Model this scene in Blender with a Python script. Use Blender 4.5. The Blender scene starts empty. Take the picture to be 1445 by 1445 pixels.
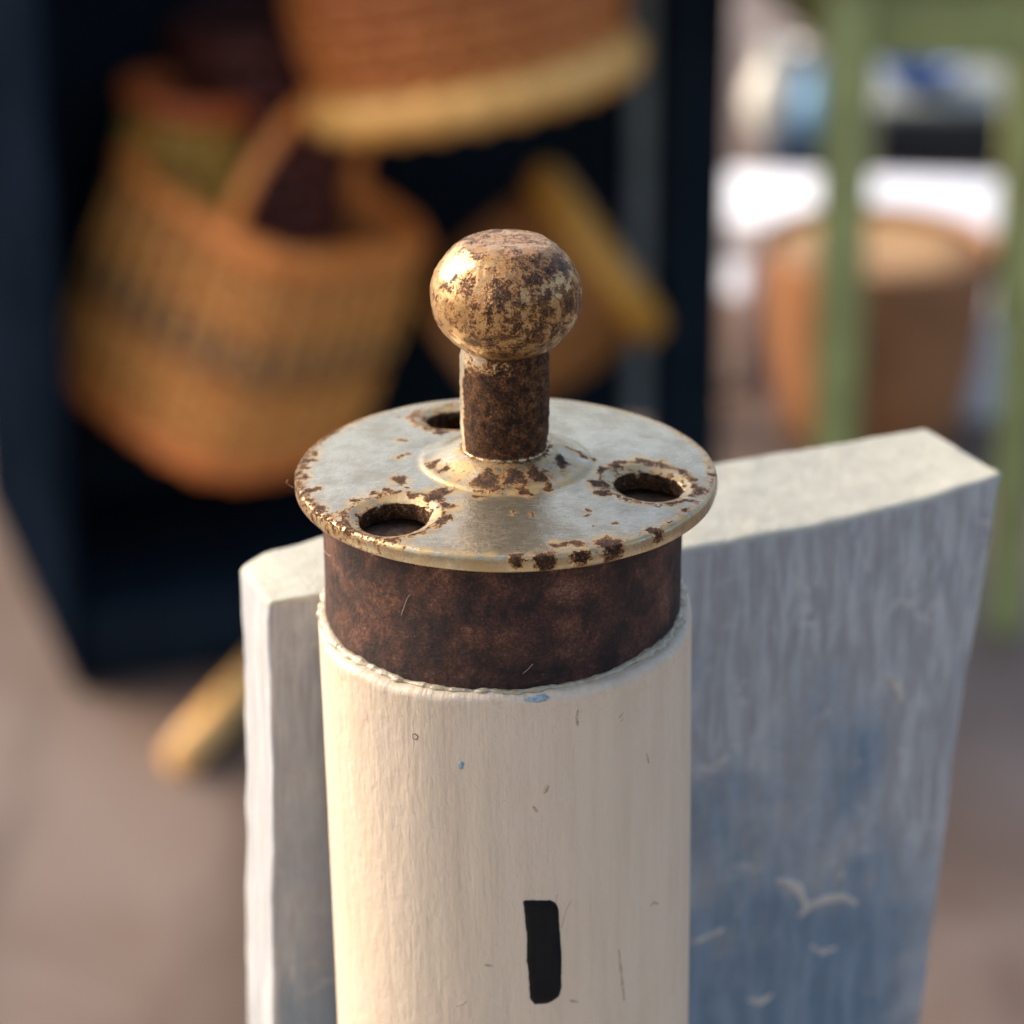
import bpy, bmesh, math, random
from math import sin, cos, pi, radians, sqrt, atan2, degrees, hypot
from mathutils import Vector, Matrix, noise
from mathutils.geometry import delaunay_2d_cdt

random.seed(7)
S = bpy.context.scene
COL = S.collection
MM = 1e-3

# ------------------------------------------------------------------ camera, light, exposure
cd = bpy.data.cameras.new("camera")
cam = bpy.data.objects.new("camera", cd)
COL.objects.link(cam)
cam.location = (0, -0.28540736, 0.11763643)
cam.rotation_euler = Vector((0.00184782, 0.91970895, -0.39259653)).to_track_quat('-Z', 'Y').to_euler()
cd.sensor_width = 36
cd.lens = 36 * 4600 / 1445
cd.clip_start = 0.01
cd.clip_end = 600
cd.dof.use_dof = True
cd.dof.focus_distance = 0.2945
cd.dof.aperture_fstop = 26
S.camera = cam

SUN_DIR = Vector((-0.82, 0.34, 0.55)).normalized()     # towards the sun: from the left, a little behind
w = bpy.data.worlds.new("World")
S.world = w
w.use_nodes = True
wn = w.node_tree
wn.nodes.clear()
sky = wn.nodes.new('ShaderNodeTexSky')
sky.sky_type = 'NISHITA'
sky.sun_disc = False
sky.sun_elevation = math.asin(SUN_DIR.z)
sky.sun_rotation = atan2(SUN_DIR.x, SUN_DIR.y)
sky.air_density = 0.95
sky.dust_density = 5.0
sky.ozone_density = 1.0
bg = wn.nodes.new('ShaderNodeBackground')
bg.inputs['Strength'].default_value = 0.15
wo = wn.nodes.new('ShaderNodeOutputWorld')
wn.links.new(sky.outputs[0], bg.inputs[0])
wn.links.new(bg.outputs[0], wo.inputs[0])

sd = bpy.data.lights.new("sun", 'SUN')
sd.energy = 0.85
sd.angle = radians(40)
sd.color = (1.0, 0.965, 0.92)
sun = bpy.data.objects.new("sun", sd)
COL.objects.link(sun)
sun.rotation_euler = SUN_DIR.to_track_quat('Z', 'Y').to_euler()
sun.location = (-2, 1, 3)

S.view_settings.view_transform = 'Standard'
S.view_settings.look = 'None'
S.view_settings.gamma = 1
S.view_settings.exposure = 1.36
S.render.engine = 'CYCLES'
S.cycles.use_denoising = True
S.cycles.max_bounces = 8


# ------------------------------------------------------------------ node helpers
class M:
    """small wrapper to write node trees"""
    def __init__(s, name):
        s.m = bpy.data.materials.new(name)
        s.m.use_nodes = True
        s.t = s.m.node_tree
        s.t.nodes.clear()
        s.out = s.t.nodes.new('ShaderNodeOutputMaterial')
        s.b = s.t.nodes.new('ShaderNodeBsdfPrincipled')
        s.t.links.new(s.b.outputs[0], s.out.inputs[0])
        s.tc = s.t.nodes.new('ShaderNodeTexCoord')

    def lk(s, a, b):
        s.t.links.new(a, b)

    def put(s, sock, v):
        if hasattr(v, 'is_output'):
            s.lk(v, sock)
        elif isinstance(v, (tuple, list)) and len(v) == 3 and sock.type == 'RGBA':
            sock.default_value = (*v, 1)
        else:
            sock.default_value = v

    def set(s, **k):
        for n, v in k.items():
            s.put(s.b.inputs[n.replace('_', ' ')], v)
        return s

    def coord(s, kind='Object', scale=(1000, 1000, 1000)):
        n = s.t.nodes.new('ShaderNodeMapping')
        n.inputs['Scale'].default_value = scale
        s.lk(s.tc.outputs[kind], n.inputs['Vector'])
        return n.outputs[0]

    def attr(s, name):
        n = s.t.nodes.new('ShaderNodeAttribute')
        n.attribute_name = name
        return n.outputs['Fac']

    def noise(s, co, scale=1, detail=4, rough=.55, dist=0, color=False):
        n = s.t.nodes.new('ShaderNodeTexNoise')
        s.lk(co, n.inputs['Vector'])
        n.inputs['Scale'].default_value = scale
        n.inputs['Detail'].default_value = detail
        n.inputs['Roughness'].default_value = rough
        n.inputs['Distortion'].default_value = dist
        return n.outputs['Color' if color else 'Fac']

    def vor(s, co, scale=1, feature='F1'):
        n = s.t.nodes.new('ShaderNodeTexVoronoi')
        n.feature = feature
        s.lk(co, n.inputs['Vector'])
        n.inputs['Scale'].default_value = scale
        return n.outputs['Distance']

    def math(s, op, a, b=0.0, c=0.0, clamp=False):
        n = s.t.nodes.new('ShaderNodeMath')
        n.operation = op
        n.use_clamp = clamp
        s.put(n.inputs[0], a)
        s.put(n.inputs[1], b)
        s.put(n.inputs[2], c)
        return n.outputs[0]

    def sm(s, v, lo, hi, a=0.0, b=1.0):
        n = s.t.nodes.new('ShaderNodeMapRange')
        n.interpolation_type = 'SMOOTHSTEP'
        s.put(n.inputs['Value'], v)
        n.inputs['From Min'].default_value = lo
        n.inputs['From Max'].default_value = hi
        n.inputs['To Min'].default_value = a
        n.inputs['To Max'].default_value = b
        return n.outputs[0]

    def mix(s, f, a, b, mode='MIX'):
        n = s.t.nodes.new('ShaderNodeMix')
        n.data_type = 'RGBA'
        n.blend_type = mode
        s.put(n.inputs[0], f)
        s.put(n.inputs[6], a)
        s.put(n.inputs[7], b)
        return n.outputs[2]

    def ramp(s, f, stops):
        n = s.t.nodes.new('ShaderNodeValToRGB')
        e = n.color_ramp.elements
        while len(e) < len(stops):
            e.new(0.5)
        for el, (p, c) in zip(e, stops):
            el.position = p
            el.color = (*c, 1)
        s.lk(f, n.inputs[0])
        return n.outputs[0]

    def bump(s, h, dist, strength=1.0, normal=None):
        n = s.t.nodes.new('ShaderNodeBump')
        n.inputs['Strength'].default_value = strength
        n.inputs['Distance'].default_value = dist
        s.lk(h, n.inputs['Height'])
        if normal:
            s.lk(normal, n.inputs['Normal'])
        return n.outputs[0]

    def sepz(s, co):
        n = s.t.nodes.new('ShaderNodeSeparateXYZ')
        s.lk(co, n.inputs[0])
        return n.outputs


def rust_color(m, co, dark=1.0):
    n1 = m.noise(co, 1.1, 8, .75)
    n2 = m.noise(co, 5.5, 6, .75)
    v = m.math('ADD', m.math('MULTIPLY', n1, .5), m.math('MULTIPLY', n2, .5))
    d = dark
    c = m.ramp(v, [(0.41, (.010 * d, .006 * d, .005 * d)), (0.465, (.036 * d, .0145 * d, .0075 * d)),
                   (0.515, (.092 * d, .036 * d, .0125 * d)), (0.565, (.20 * d, .078 * d, .022 * d)),
                   (0.63, (.36 * d, .20 * d, .11 * d))])
    return c, v


def plated(name, plate, bias_attr=True, gain=1.0, thr=0.5, ball=False, rdark=.75):
    """old zinc plating broken by rust; the vertex attribute 'rust' says where the rust sits"""
    m = M(name)
    co = m.coord()
    a = m.attr('rust')
    n1 = m.noise(co, .85 if ball else 1.5, 8, .72, .5)
    n2 = m.noise(co, 4.6, 6, .72)
    f = m.math('ADD', a, m.math('MULTIPLY', m.math('SUBTRACT', n1, .5), gain))
    f = m.math('ADD', f, m.math('MULTIPLY', m.math('SUBTRACT', n2, .5), gain * .75))
    sw = .11 if ball else .09
    mask = m.sm(f, thr - sw, thr + sw)
    near = m.sm(f, thr - (.50 if ball else .30), thr + .02)
    sa = m.math('MULTIPLY', m.attr('stain'), m.sm(m.noise(co, .75, 6, .65, .4), .30 if ball else .36, .50 if ball else .58))
    stain = m.math('MAXIMUM', m.math('MULTIPLY', near, .85), sa)
    rc, rv = rust_color(m, co, rdark)
    dirt = m.noise(co, 0.35, 5, .6)
    scr = m.noise(m.coord(scale=(900, 2600, 900)), 1.0, 6, .7)
    pc = m.mix(m.sm(dirt, .35, .7), plate, tuple(x * y for x, y in zip(plate, (.70, .67, .62))))
    pc = m.mix(m.math('MULTIPLY', m.sm(scr, .45, .7), .22), pc, (.74, .70, .60))
    sc = (.38, .175, .035) if ball else (.47, .29, .085)
    pc = m.mix(m.math('MULTIPLY', stain, .85), pc, sc)
    edge = m.sm(f, thr - (.36 if ball else .20), thr)
    pc = m.mix(m.math('MULTIPLY', edge, .85), pc, (.40, .155, .026))
    speck = m.sm(m.noise(co, 6.0, 3, .5), .63, .71)
    pc = m.mix(m.math('MULTIPLY', speck, .7), pc, (.12, .075, .045))
    col = m.mix(mask, pc, rc)
    rough = m.math('ADD', m.sm(dirt, .3, .75, .18, .33), m.math('MULTIPLY', m.sm(scr, .4, .7), .07))
    rough = m.math('ADD', rough, m.math('MULTIPLY', m.math('MAXIMUM', mask, m.math('MULTIPLY', stain, .4)), .16 if ball else .32), clamp=True)
    if ball:
        m.set(Coat_Weight=.16, Coat_Roughness=.12)
    met = m.math('MULTIPLY', m.sm(mask, 0, 1, .82 if not ball else .62, .05), m.sm(stain, 0, 1, 1.0, .6))
    h = m.math('ADD', m.math('MULTIPLY', mask, m.math('ADD', .35, m.math('MULTIPLY', m.noise(co, 4.5, 8, .8), 1.3))),
               m.math('MULTIPLY', m.noise(co, 2.2, 5, .65), .16))
    m.set(Base_Color=col, Roughness=rough, Metallic=met, Normal=m.bump(h, .26 * MM, 1.0), Specular_IOR_Level=m.sm(mask, 0, 1, .5, .16))
    return m.m


# ------------------------------------------------------------------ materials
MAT_DISC = plated("plated_disc", (.43, .37, .255), gain=1.5, thr=.5)
MAT_BALL = plated("plated_knob", (.50, .43, .22), gain=1.7, thr=.5, ball=True, rdark=1.2)
MAT_STEM = plated("plated_stem", (.62, .58, .46), gain=1.2, thr=.5, rdark=1.05)


def mk_collar():
    m = M("rusted_iron")
    co = m.coord()
    n1 = m.noise(co, .22, 5, .65, .3)
    n2 = m.noise(co, 3.6, 8, .8)
    v = m.math('ADD', m.math('MULTIPLY', n1, .5), m.math('MULTIPLY', n2, .5))
    c = m.ramp(v, [(.42, (.009, .006, .0062)), (.47, (.026, .0118, .010)), (.515, (.060, .0235, .016)),
                   (.56, (.115, .044, .026)), (.63, (.26, .135, .09))])
    org = m.math('MULTIPLY', m.attr('rust'), m.sm(m.noise(co, 1.9, 8, .78), .47, .68))
    c = m.mix(org, c, (.24, .085, .022))
    fl = m.sm(m.noise(co, 3.4, 3, .5), .70, .76)
    c = m.mix(m.math('MULTIPLY', fl, .35), c, (.32, .24, .20))
    h = m.math('ADD', m.math('MULTIPLY', m.noise(co, 3.0, 7, .75), 1), m.math('MULTIPLY', m.noise(co, .8, 3, .5), .5))
    m.set(Base_Color=c, Roughness=m.sm(n2, .3, .7, .52, .78), Metallic=.1, Normal=m.bump(h, .34 * MM, 1.0), Specular_IOR_Level=.32)
    return m.m


MAT_COLLAR = mk_collar()


def mk_cream():
    m = M("cream_paint")
    co = m.coord('UV', (1000, 1000, 1000))
    gr = m.coord('UV', (1000, 60, 1000))
    fine = m.noise(gr, 2.6, 6, .70, .06)
    mid = m.noise(gr, .55, 4, .6)
    blot = m.noise(co, .13, 4, .55)
    lump = m.noise(m.coord('UV', (1000, 320, 1000)), 1.5, 5, .6, .2)
    base = m.mix(m.sm(mid, .35, .68), (.58, .462, .335), (.53, .415, .297))
    base = m.mix(m.math('MULTIPLY', m.sm(blot, .42, .68), .55), base, (.57, .455, .345))
    base = m.mix(m.math('MULTIPLY', m.sm(fine, .58, .72), .32), base, (.47, .35, .25))
    # thin worn streaks and dirt flecks along the grain
    st = m.math('MULTIPLY', m.sm(m.noise(m.coord('UV', (1000, 130, 1000)), 1.9, 4, .6), .66, .75),
                m.sm(m.noise(co, .22, 3, .5), .48, .62))
    base = m.mix(m.math('MULTIPLY', st, .70), base, (.25, .17, .11))
    dot = m.math('MULTIPLY', m.sm(m.noise(co, 3.1, 3, .55), .70, .74), m.sm(m.noise(co, .3, 3), .42, .6))
    base = m.mix(m.math('MULTIPLY', dot, .65), base, (.22, .14, .085))
    top = m.attr('rust')
    base = m.mix(m.math('MULTIPLY', top, m.sm(m.noise(co, 1.2, 5, .7), .46, .66)), base, (.52, .40, .25))
    h = m.math('ADD', m.math('MULTIPLY', fine, .55), m.math('MULTIPLY', lump, .95))
    h = m.math('ADD', h, m.math('MULTIPLY', mid, .6))
    h = m.math('ADD', h, m.math('MULTIPLY', m.noise(co, .5, 4, .6), .8))
    m.set(Base_Color=base, Roughness=m.sm(lump, .3, .7, .42, .60), Normal=m.bump(h, .19 * MM, .85))
    return m.m


MAT_CREAM = mk_cream()


def mk_board_face():
    m = M("blue_washed_board")
    co = m.coord('UV', (1000, 1000, 1000))
    gr = m.coord('UV', (1000, 42, 1000))
    gr2 = m.coord('UV', (1000, 170, 1000))
    xs, z = m.sepz(co)[0], m.sepz(co)[1]                       # mm below the disc (negative)
    f1 = m.noise(gr, 3.1, 7, .68, .03)
    f2 = m.noise(gr2, .55, 5, .65, .4)
    bl = m.noise(co, .075, 5, .6, .3)
    depth = m.sm(z, -88, -22, 1, 0)          # the wash gets bluer lower down the board
    grey = m.mix(m.sm(f1, .38, .64), (.265, .272, .275), (.41, .415, .405))
    grey = m.mix(m.math('MULTIPLY', m.sm(f2, .50, .68), .55), grey, (.50, .47, .44))
    grey = m.mix(m.math('MULTIPLY', m.sm(f1, .54, .70, 1, 0), m.sm(f2, .44, .54, .45, 0)), grey, (.215, .19, .175))
    blue = m.mix(m.sm(f2, .40, .66), (.085, .145, .205), (.16, .22, .28))
    bm = m.math('ADD', m.math('MULTIPLY', depth, 1.05), m.math('MULTIPLY', m.math('SUBTRACT', bl, .5), 1.9))
    bm = m.math('ADD', bm, m.math('ADD', m.math('MULTIPLY', m.math('SUBTRACT', f1, .5), 1.9), m.math('MULTIPLY', m.math('SUBTRACT', f2, .5), 1.2)))
    bm = m.math('SUBTRACT', bm, m.sm(xs, 50, 64, 0, .55))
    c = m.mix(m.math('MULTIPLY', m.sm(bm, .20, .95), .90), grey, blue)
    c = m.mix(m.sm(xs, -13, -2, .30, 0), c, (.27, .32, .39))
    pale = m.math('MULTIPLY', m.sm(m.noise(co, .26, 4, .6, .8), .57, .68), m.sm(m.noise(co, .06, 2), .42, .6))
    c = m.mix(m.math('MULTIPLY', pale, .55), c, (.54, .50, .44))
    h = m.math('ADD', f1, m.math('MULTIPLY', f2, .6))
    m.set(Base_Color=c, Roughness=.75, Normal=m.bump(h, .22 * MM, .7))
    return m.m


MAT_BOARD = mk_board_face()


def mk_board_edge():
    m = M("whitewashed_edge")
    co = m.coord()
    n = m.noise(co, .5, 5, .65)
    f = m.noise(co, 2.2, 4, .6)
    c = m.mix(m.sm(n, .38, .66), (.41, .39, .31), (.36, .34, .265))
    c = m.mix(m.math('MULTIPLY', m.sm(f, .60, .72), .35), c, (.45, .40, .32))
    m.set(Base_Color=c, Roughness=.7, Normal=m.bump(m.math('ADD', n, f), .35 * MM, .8))
    return m.m


MAT_EDGE = mk_board_edge()


def simple(name, col, rough=.5, metal=0.0, vary=.15, scale=60, bump=0.0, spec=.5):
    m = M(name)
    co = m.coord(scale=(1, 1, 1))
    n = m.noise(co, scale, 5, .6)
    lo = tuple(c * (1 - vary) for c in col)
    hi = tuple(min(1, c * (1 + vary)) for c in col)
    m.set(Base_Color=m.mix(m.sm(n, .3, .7), lo, hi), Roughness=m.sm(n, .3, .7, max(.05, rough - .08), min(1, rough + .08)),
          Metallic=metal)
    m.b.inputs['Specular IOR Level'].default_value = spec
    if bump:
        m.set(Normal=m.bump(n, bump, .7))
    return m.m


def mk_end():
    m = M('whitewashed_end')
    n = m.noise(m.coord(scale=(900, 900, 45)), 1.1, 6, .68)
    n2 = m.noise(m.coord(), .14, 4, .6)
    c = m.mix(m.sm(n, .42, .62), (.25, .25, .255), (.40, .40, .41))
    c = m.mix(m.math('MULTIPLY', m.sm(n2, .5, .62), .5), c, (.34, .315, .285))
    m.set(Base_Color=c, Roughness=.75, Normal=m.bump(n, .3 * MM, .8))
    return m.m


MAT_END = mk_end()
def mk_black():
    m = M('black_brushed_paint')
    n = m.noise(m.coord(scale=(2200, 2200, 160)), 1.0, 5, .65)
    n2 = m.noise(m.coord(), .9, 4, .6)
    m.set(Base_Color=m.mix(m.sm(n, .4, .66), (.006, .006, .0068), (.0085, .0085, .009)),
          Roughness=m.sm(n2, .35, .65, .38, .62), Normal=m.bump(n, .05 * MM, .8), Specular_IOR_Level=.09)
    return m.m


MAT_BLACKPAINT = mk_black()
MAT_BLUESPECK = simple("blue_speck_paint", (.21, .30, .35), .4, vary=.3, scale=2500, bump=.00005)
MAT_SCRATCH = simple("brown_scratch", (.40, .295, .20), .6, vary=.35, scale=3000)
MAT_GULL = simple("pale_gull_paint", (.43, .395, .345), .6, vary=.2, scale=900, bump=.0001)
MAT_LINT = simple("lint_fibre", (.50, .35, .26), .6)
MAT_DARKHOLE = simple("dark_rust_floor", (.17, .09, .045), .8, vary=.5, scale=1500, bump=.0002)
MAT_CABINET = simple("black_cabinet_paint", (.0095, .0155, .0215), .75, vary=.25, scale=9, spec=.05)
MAT_SIDE = simple('darkened_side_paint', (.0035, .0058, .0105), .75, vary=.35, scale=9, spec=0)  # cabinet's black paint, darkened in colour to cancel the sun on this side
MAT_GREY = simple("gap_light_grey", (.26, .285, .27), .5, vary=.2, scale=20)  # tone of the dim light showing through the cabinet's open side
MAT_GREEN = simple("green_stand_paint", (.315, .335, .115), .5, vary=.2, scale=16)
MAT_WHITE = simple("white_bench_paint", (.80, .79, .80), .45, vary=.05, scale=12)
MAT_TERRA = simple("brown_clay", (.36, .15, .055), .6, vary=.22, scale=12)
MAT_TAN = simple("tan_wood", (.40, .22, .08), .55, vary=.2, scale=30)
MAT_STICK = simple("pale_tan_wood", (.80, .43, .13), .55, vary=.2, scale=30)
MAT_TABLE = simple("table_wood", (.42, .35, .27), .5, vary=.25, scale=25)
MAT_CREAMJUG = simple("cream_glaze", (.55, .52, .44), .35, vary=.05)
MAT_BLUEJUG = simple("light_blue_glaze", (.12, .29, .46), .3, vary=.1)
MAT_NAVY = simple("navy_box_card", (.012, .028, .055), .55, vary=.2)
MAT_BLUEBOWL = simple("deep_blue_glaze", (.025, .085, .27), .35, vary=.15)
MAT_LID = simple("grey_lid", (.20, .21, .18), .55, vary=.12, scale=15)
MAT_BLACKTRAY = simple("black_tray", (.012, .014, .016), .5, vary=.2)


def mk_glue():
    m = M("dried_glue")
    co = m.coord()
    n = m.noise(co, 1.6, 5, .65)
    c = m.mix(m.sm(n, .4, .65), (.70, .60, .42), (.52, .40, .22))
    m.set(Base_Color=c, Roughness=m.sm(n, .35, .7, .06, .26), Normal=m.bump(m.noise(co, 2.4, 3, .5), .2 * MM, .8))
    m.b.inputs['Transmission Weight'].default_value = .45
    m.b.inputs['Subsurface Weight'].default_value = .15
    m.b.inputs['Subsurface Radius'].default_value = (.001, .0008, .0004)
    return m.m


MAT_GLUE = mk_glue()


def mk_basket(name, a, b, c2):
    """woven cane: colour differs from strand to strand and along each strand"""
    m = M(name)
    co = m.coord(scale=(1, 1, 1))
    oi = m.t.nodes.new('ShaderNodeObjectInfo')
    n = m.noise(co, 55, 4, .6)
    n2 = m.noise(m.coord(scale=(1, 1, .15)), 22, 3, .5)
    c = m.mix(m.sm(n, .35, .68), a, b)
    c = m.mix(m.math('MULTIPLY', m.sm(oi.outputs['Random'], .35, .9), .65), c, c2)
    c = m.mix(m.math('MULTIPLY', m.sm(n2, .5, .7), .4), c, c2)
    m.set(Base_Color=c, Roughness=m.sm(n, .3, .7, .36, .55))
    return m.m


MAT_CANE = mk_basket("honey_cane", (.80, .275, .05), (.88, .36, .08), (.52, .15, .026))
MAT_CANE_RIM = mk_basket("orange_cane", (.86, .25, .04), (.90, .31, .06), (.75, .19, .03))
MAT_CANE_DARK = mk_basket('smoked_cane', (.30, .13, .045), (.38, .18, .07), (.20, .08, .025))
MAT_DKRED = mk_basket('dark_red_cane', (.12, .026, .014), (.16, .036, .018), (.08, .018, .01))
MAT_OLIVE = mk_basket("olive_cane", (.66, .36, .05), (.74, .43, .07), (.50, .22, .03))
MAT_REDCANE = mk_basket("red_brown_cane", (.78, .18, .035), (.85, .22, .045), (.62, .12, .025))
MAT_BROWN = mk_basket("brown_cane", (.52, .15, .025), (.60, .19, .036), (.40, .10, .017))
MAT_PALE = mk_basket("pale_cane", (.85, .41, .09), (.90, .49, .135), (.75, .33, .065))
MAT_GOLD = mk_basket("golden_cane", (.75, .36, .04), (.80, .42, .06), (.60, .26, .03))
MAT_DKBROWN = mk_basket("dark_brown_cane", (.40, .15, .03), (.48, .19, .04), (.28, .10, .02))


def mk_floor():
    m = M("worn_floor")
    co = m.coord(scale=(1, 1, 1))
    n = m.noise(co, 2.2, 4, .6, .4)
    n2 = m.noise(m.coord(scale=(7.0, .9, 1)), 1.0, 4, .6)
    f = m.noise(co, 40, 4, .6)
    c = m.mix(m.sm(n, .38, .64), (.10, .055, .031), (.175, .122, .092))
    c = m.mix(m.math('MULTIPLY', m.sm(n2, .46, .62), .85), c, (.062, .033, .018))
    c = m.mix(m.math('MULTIPLY', f, .25), c, (.20, .155, .13))
    m.set(Base_Color=c, Roughness=.6, Normal=m.bump(f, .002, .3))
    return m.m


MAT_FLOOR = mk_floor()


# ------------------------------------------------------------------ mesh helpers
def link(name, mesh, mats, parent=None, smooth=True):
    for mt in (mats if isinstance(mats, (list, tuple)) else [mats]):
        mesh.materials.append(mt)
    if smooth:
        mesh.shade_smooth()
    o = bpy.data.objects.new(name, mesh)
    COL.objects.link(o)
    if parent:
        o.parent = parent
    return o


def from_py(name, v, f, mats, parent=None, smooth=True):
    me = bpy.data.meshes.new(name)
    me.from_pydata([tuple(p) for p in v], [], f)
    me.validate()
    return link(name, me, mats, parent, smooth)


def empty(name, loc, label, cat, group=None, rot=None):
    o = bpy.data.objects.new(name, None)
    o.empty_display_size = .02
    o.location = loc
    if rot:
        o.rotation_euler = rot
    COL.objects.link(o)
    tag(o, label, cat, group)
    return o


def tag(o, label, cat, group=None):
    o['label'] = label
    o['category'] = cat
    if group:
        o['group'] = group


def setattr_pts(me, name, vals):
    a = me.attributes.new(name, 'FLOAT', 'POINT')
    a.data.foreach_set('value', vals)


def lathe(prof, n=64, jit=None, closed_bottom=False, closed_top=False):
    """prof: list of (r, z); returns verts, faces"""
    v, f = [], []
    for r, z in prof:
        for k in range(n):
            a = 2 * pi * k / n
            p = Vector((r * cos(a), r * sin(a), z))
            v.append(jit(p, a) if jit else p)
    for i in range(len(prof) - 1):
        for k in range(n):
            a, b = i * n + k, i * n + (k + 1) % n
            f.append((a, b, b + n, a + n))
    if closed_bottom:
        f.append(tuple(reversed(range(n))))
    if closed_top:
        o = (len(prof) - 1) * n
        f.append(tuple(range(o, o + n)))
    return v, f


def tube(path, rad, n=8, closed=False, flat=(1, 1), up=Vector((0, 0, 1))):
    """tube along a path; flat scales the section across / along 'up'"""
    v, f = [], []
    L = len(path)
    for i, p in enumerate(path):
        p = Vector(p)
        if closed:
            t = Vector(path[(i + 1) % L]) - Vector(path[i - 1])
        else:
            t = Vector(path[min(i + 1, L - 1)]) - Vector(path[max(i - 1, 0)])
        t.normalize()
        s = t.cross(up)
        if s.length < 1e-6:
            s = t.cross(Vector((1, 0, 0)))
        s.normalize()
        u = s.cross(t).normalized()
        r = rad[i] if isinstance(rad, (list, tuple)) else rad
        for k in range(n):
            a = 2 * pi * k / n
            v.append(p + s * cos(a) * r * flat[0] + u * sin(a) * r * flat[1])
    m = L if closed else L - 1
    for i in range(m):
        j = (i + 1) % L
        for k in range(n):
            q = (k + 1) % n
            f.append((i * n + k, i * n + q, j * n + q, j * n + k))
    if not closed:
        f.append(tuple(reversed(range(n))))
        f.append(tuple(range((L - 1) * n, L * n)))
    return v, f


def rbox(size, r=.003, seg=3, taper=None):
    """box with rounded edges, centred; verts, faces"""
    bm = bmesh.new()
    bmesh.ops.create_cube(bm, size=1)
    for q in bm.verts:
        q.co = Vector((q.co.x * size[0], q.co.y * size[1], q.co.z * size[2]))
    bmesh.ops.bevel(bm, geom=bm.edges[:], offset=min(r, min(size) * .45), segments=seg, affect='EDGES', profile=.5)
    if taper:
        for q in bm.verts:
            q.co = taper(q.co)
    v = [q.co.copy() for q in bm.verts]
    bm.verts.index_update()
    f = [tuple(x.index for x in p.verts) for p in bm.faces]
    bm.free()
    return v, f


def xf(vf, mat):
    return [mat @ p for p in vf[0]], vf[1]


def n3(p, s, o=0.0):
    return noise.noise(Vector((p[0] * s + o, p[1] * s + o * 1.7, p[2] * s - o)))


def fbm(p, s, o=0.0):
    return n3(p, s, o) + .5 * n3(p, s * 2.1, o + 3) + .25 * n3(p, s * 4.3, o + 7)


def sst(a, b, x):
    t = max(0, min(1, (x - a) / (b - a)))
    return t * t * (3 - 2 * t)


# ------------------------------------------------------------------ floor
fv = [(-60, -60, -.95), (60, -60, -.95), (60, 60, -.95), (-60, 60, -.95)]
floor = from_py('floor', fv, [(0, 1, 2, 3)], MAT_FLOOR, smooth=False)
floor['kind'] = 'structure'

# ------------------------------------------------------------------ lighthouse ornament (all sizes in mm)
orn = empty('lighthouse_ornament', (0, 0, -.2),
            'cream painted wooden lighthouse topped with a rusty metal knob, blue board behind it', 'ornament')
ORN_Z = .2


def opart(name, v, f, mats, parent=None, smooth=True):
    """v in mm measured from the disc's middle"""
    if parent is None:
        o = from_py(name, [Vector(p) * MM for p in v], f, mats, orn, smooth)
        o.location = (0, 0, ORN_Z)
    else:
        o = from_py(name, [Vector(p) * MM for p in v], f, mats, parent, smooth)
    return o


# --- post
PE = 2.3


def post_c(z):
    d = max(-70.0, z + 15)
    return -.1 - d / 40 * .75


def post_r(z):
    return 17.93 + .10 * (z + 15) / 40 if z > -60 else 17.8


def post_pt(th, z, h=0.0):
    c, s = cos(th), sin(th)
    k = (abs(c) ** PE + abs(s) ** PE) ** (-1 / PE)
    r = post_r(z) * k
    p = Vector((post_c(z) + (r + h) * c, (r + h) * s, z))
    d = .10 * n3((c * 3, s * 3, z * .03), 1.3, 2) + .05 * n3((c * 9, s * 9, z * .05), 1.5, 5)
    return p + Vector((c, s, 0)) * d


def post_top(th):
    return -13.9 + .45 * cos(th) + .95 * sin(th) + .22 * n3((cos(th) * 3, sin(th) * 3, 0), 1.6, 4)


COLLAR_C = (-.3, 0)
NP = 320
v, f, uv, top = [], [], [], []
rows = [('in', 0.0), ('in', .55)] + [('rd', k / 6) for k in range(7)]
zs = [-.35, -.8, -1.4, -2.2, -3.2] + [-4.2 - 1.2 * i for i in range(44)] + [-62, -80, -100, -130, -160]
for kind, t in rows:
    for k in range(NP):
        th = 2 * pi * k / NP
        zt = post_top(th)
        rim = .85 + .25 * n3((cos(th) * 5, sin(th) * 5, 2), 1.4)
        P = post_pt(th, zt)
        R = Vector((P.x, P.y, 0))
        cdir = Vector((cos(th), sin(th), 0))
        if kind == 'in':
            inner = Vector((COLLAR_C[0] + 16.2 * cos(th), 16.2 * sin(th), 0))
            Q = inner.lerp(R - cdir * rim, t)
            q = Vector((Q.x, Q.y, zt + .16 * n3((Q.x, Q.y, 0), 1.1)))
        else:
            a = t * pi / 2
            q = Vector((R.x, R.y, 0)) - cdir * rim * (1 - sin(a))
            q.z = zt - rim * (1 - cos(a)) + .10 * n3((q.x, q.y, 9), 1.3)
        v.append(q)
        uv.append((th * 17.9, q.z))
        top.append(1.0)
for dz in zs:
    for k in range(NP):
        th = 2 * pi * k / NP
        z = (post_top(th) - .85) * sst(-30, 0, dz) + -14.7 * (1 - sst(-30, 0, dz)) + dz
        v.append(post_pt(th, max(-199.8, z)))
        uv.append((th * 17.9, z))
        top.append(sst(-3.0, -.3, dz) * .9)
for k in range(NP):
    v.append(post_pt(2 * pi * k / NP, -199.9))
    uv.append((2 * pi * k / NP * 17.9, -199.9))
    top.append(0)
nr = len(v) // NP
for i in range(nr - 1):
    for k in range(NP):
        a, b = i * NP + k, i * NP + (k + 1) % NP
        f.append((a, a + NP, b + NP, b))
f.append(tuple((nr - 1) * NP + k for k in reversed(range(NP))))
post = opart('post', v, f, MAT_CREAM)
ul = post.data.uv_layers.new(name='UVMap')
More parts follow.
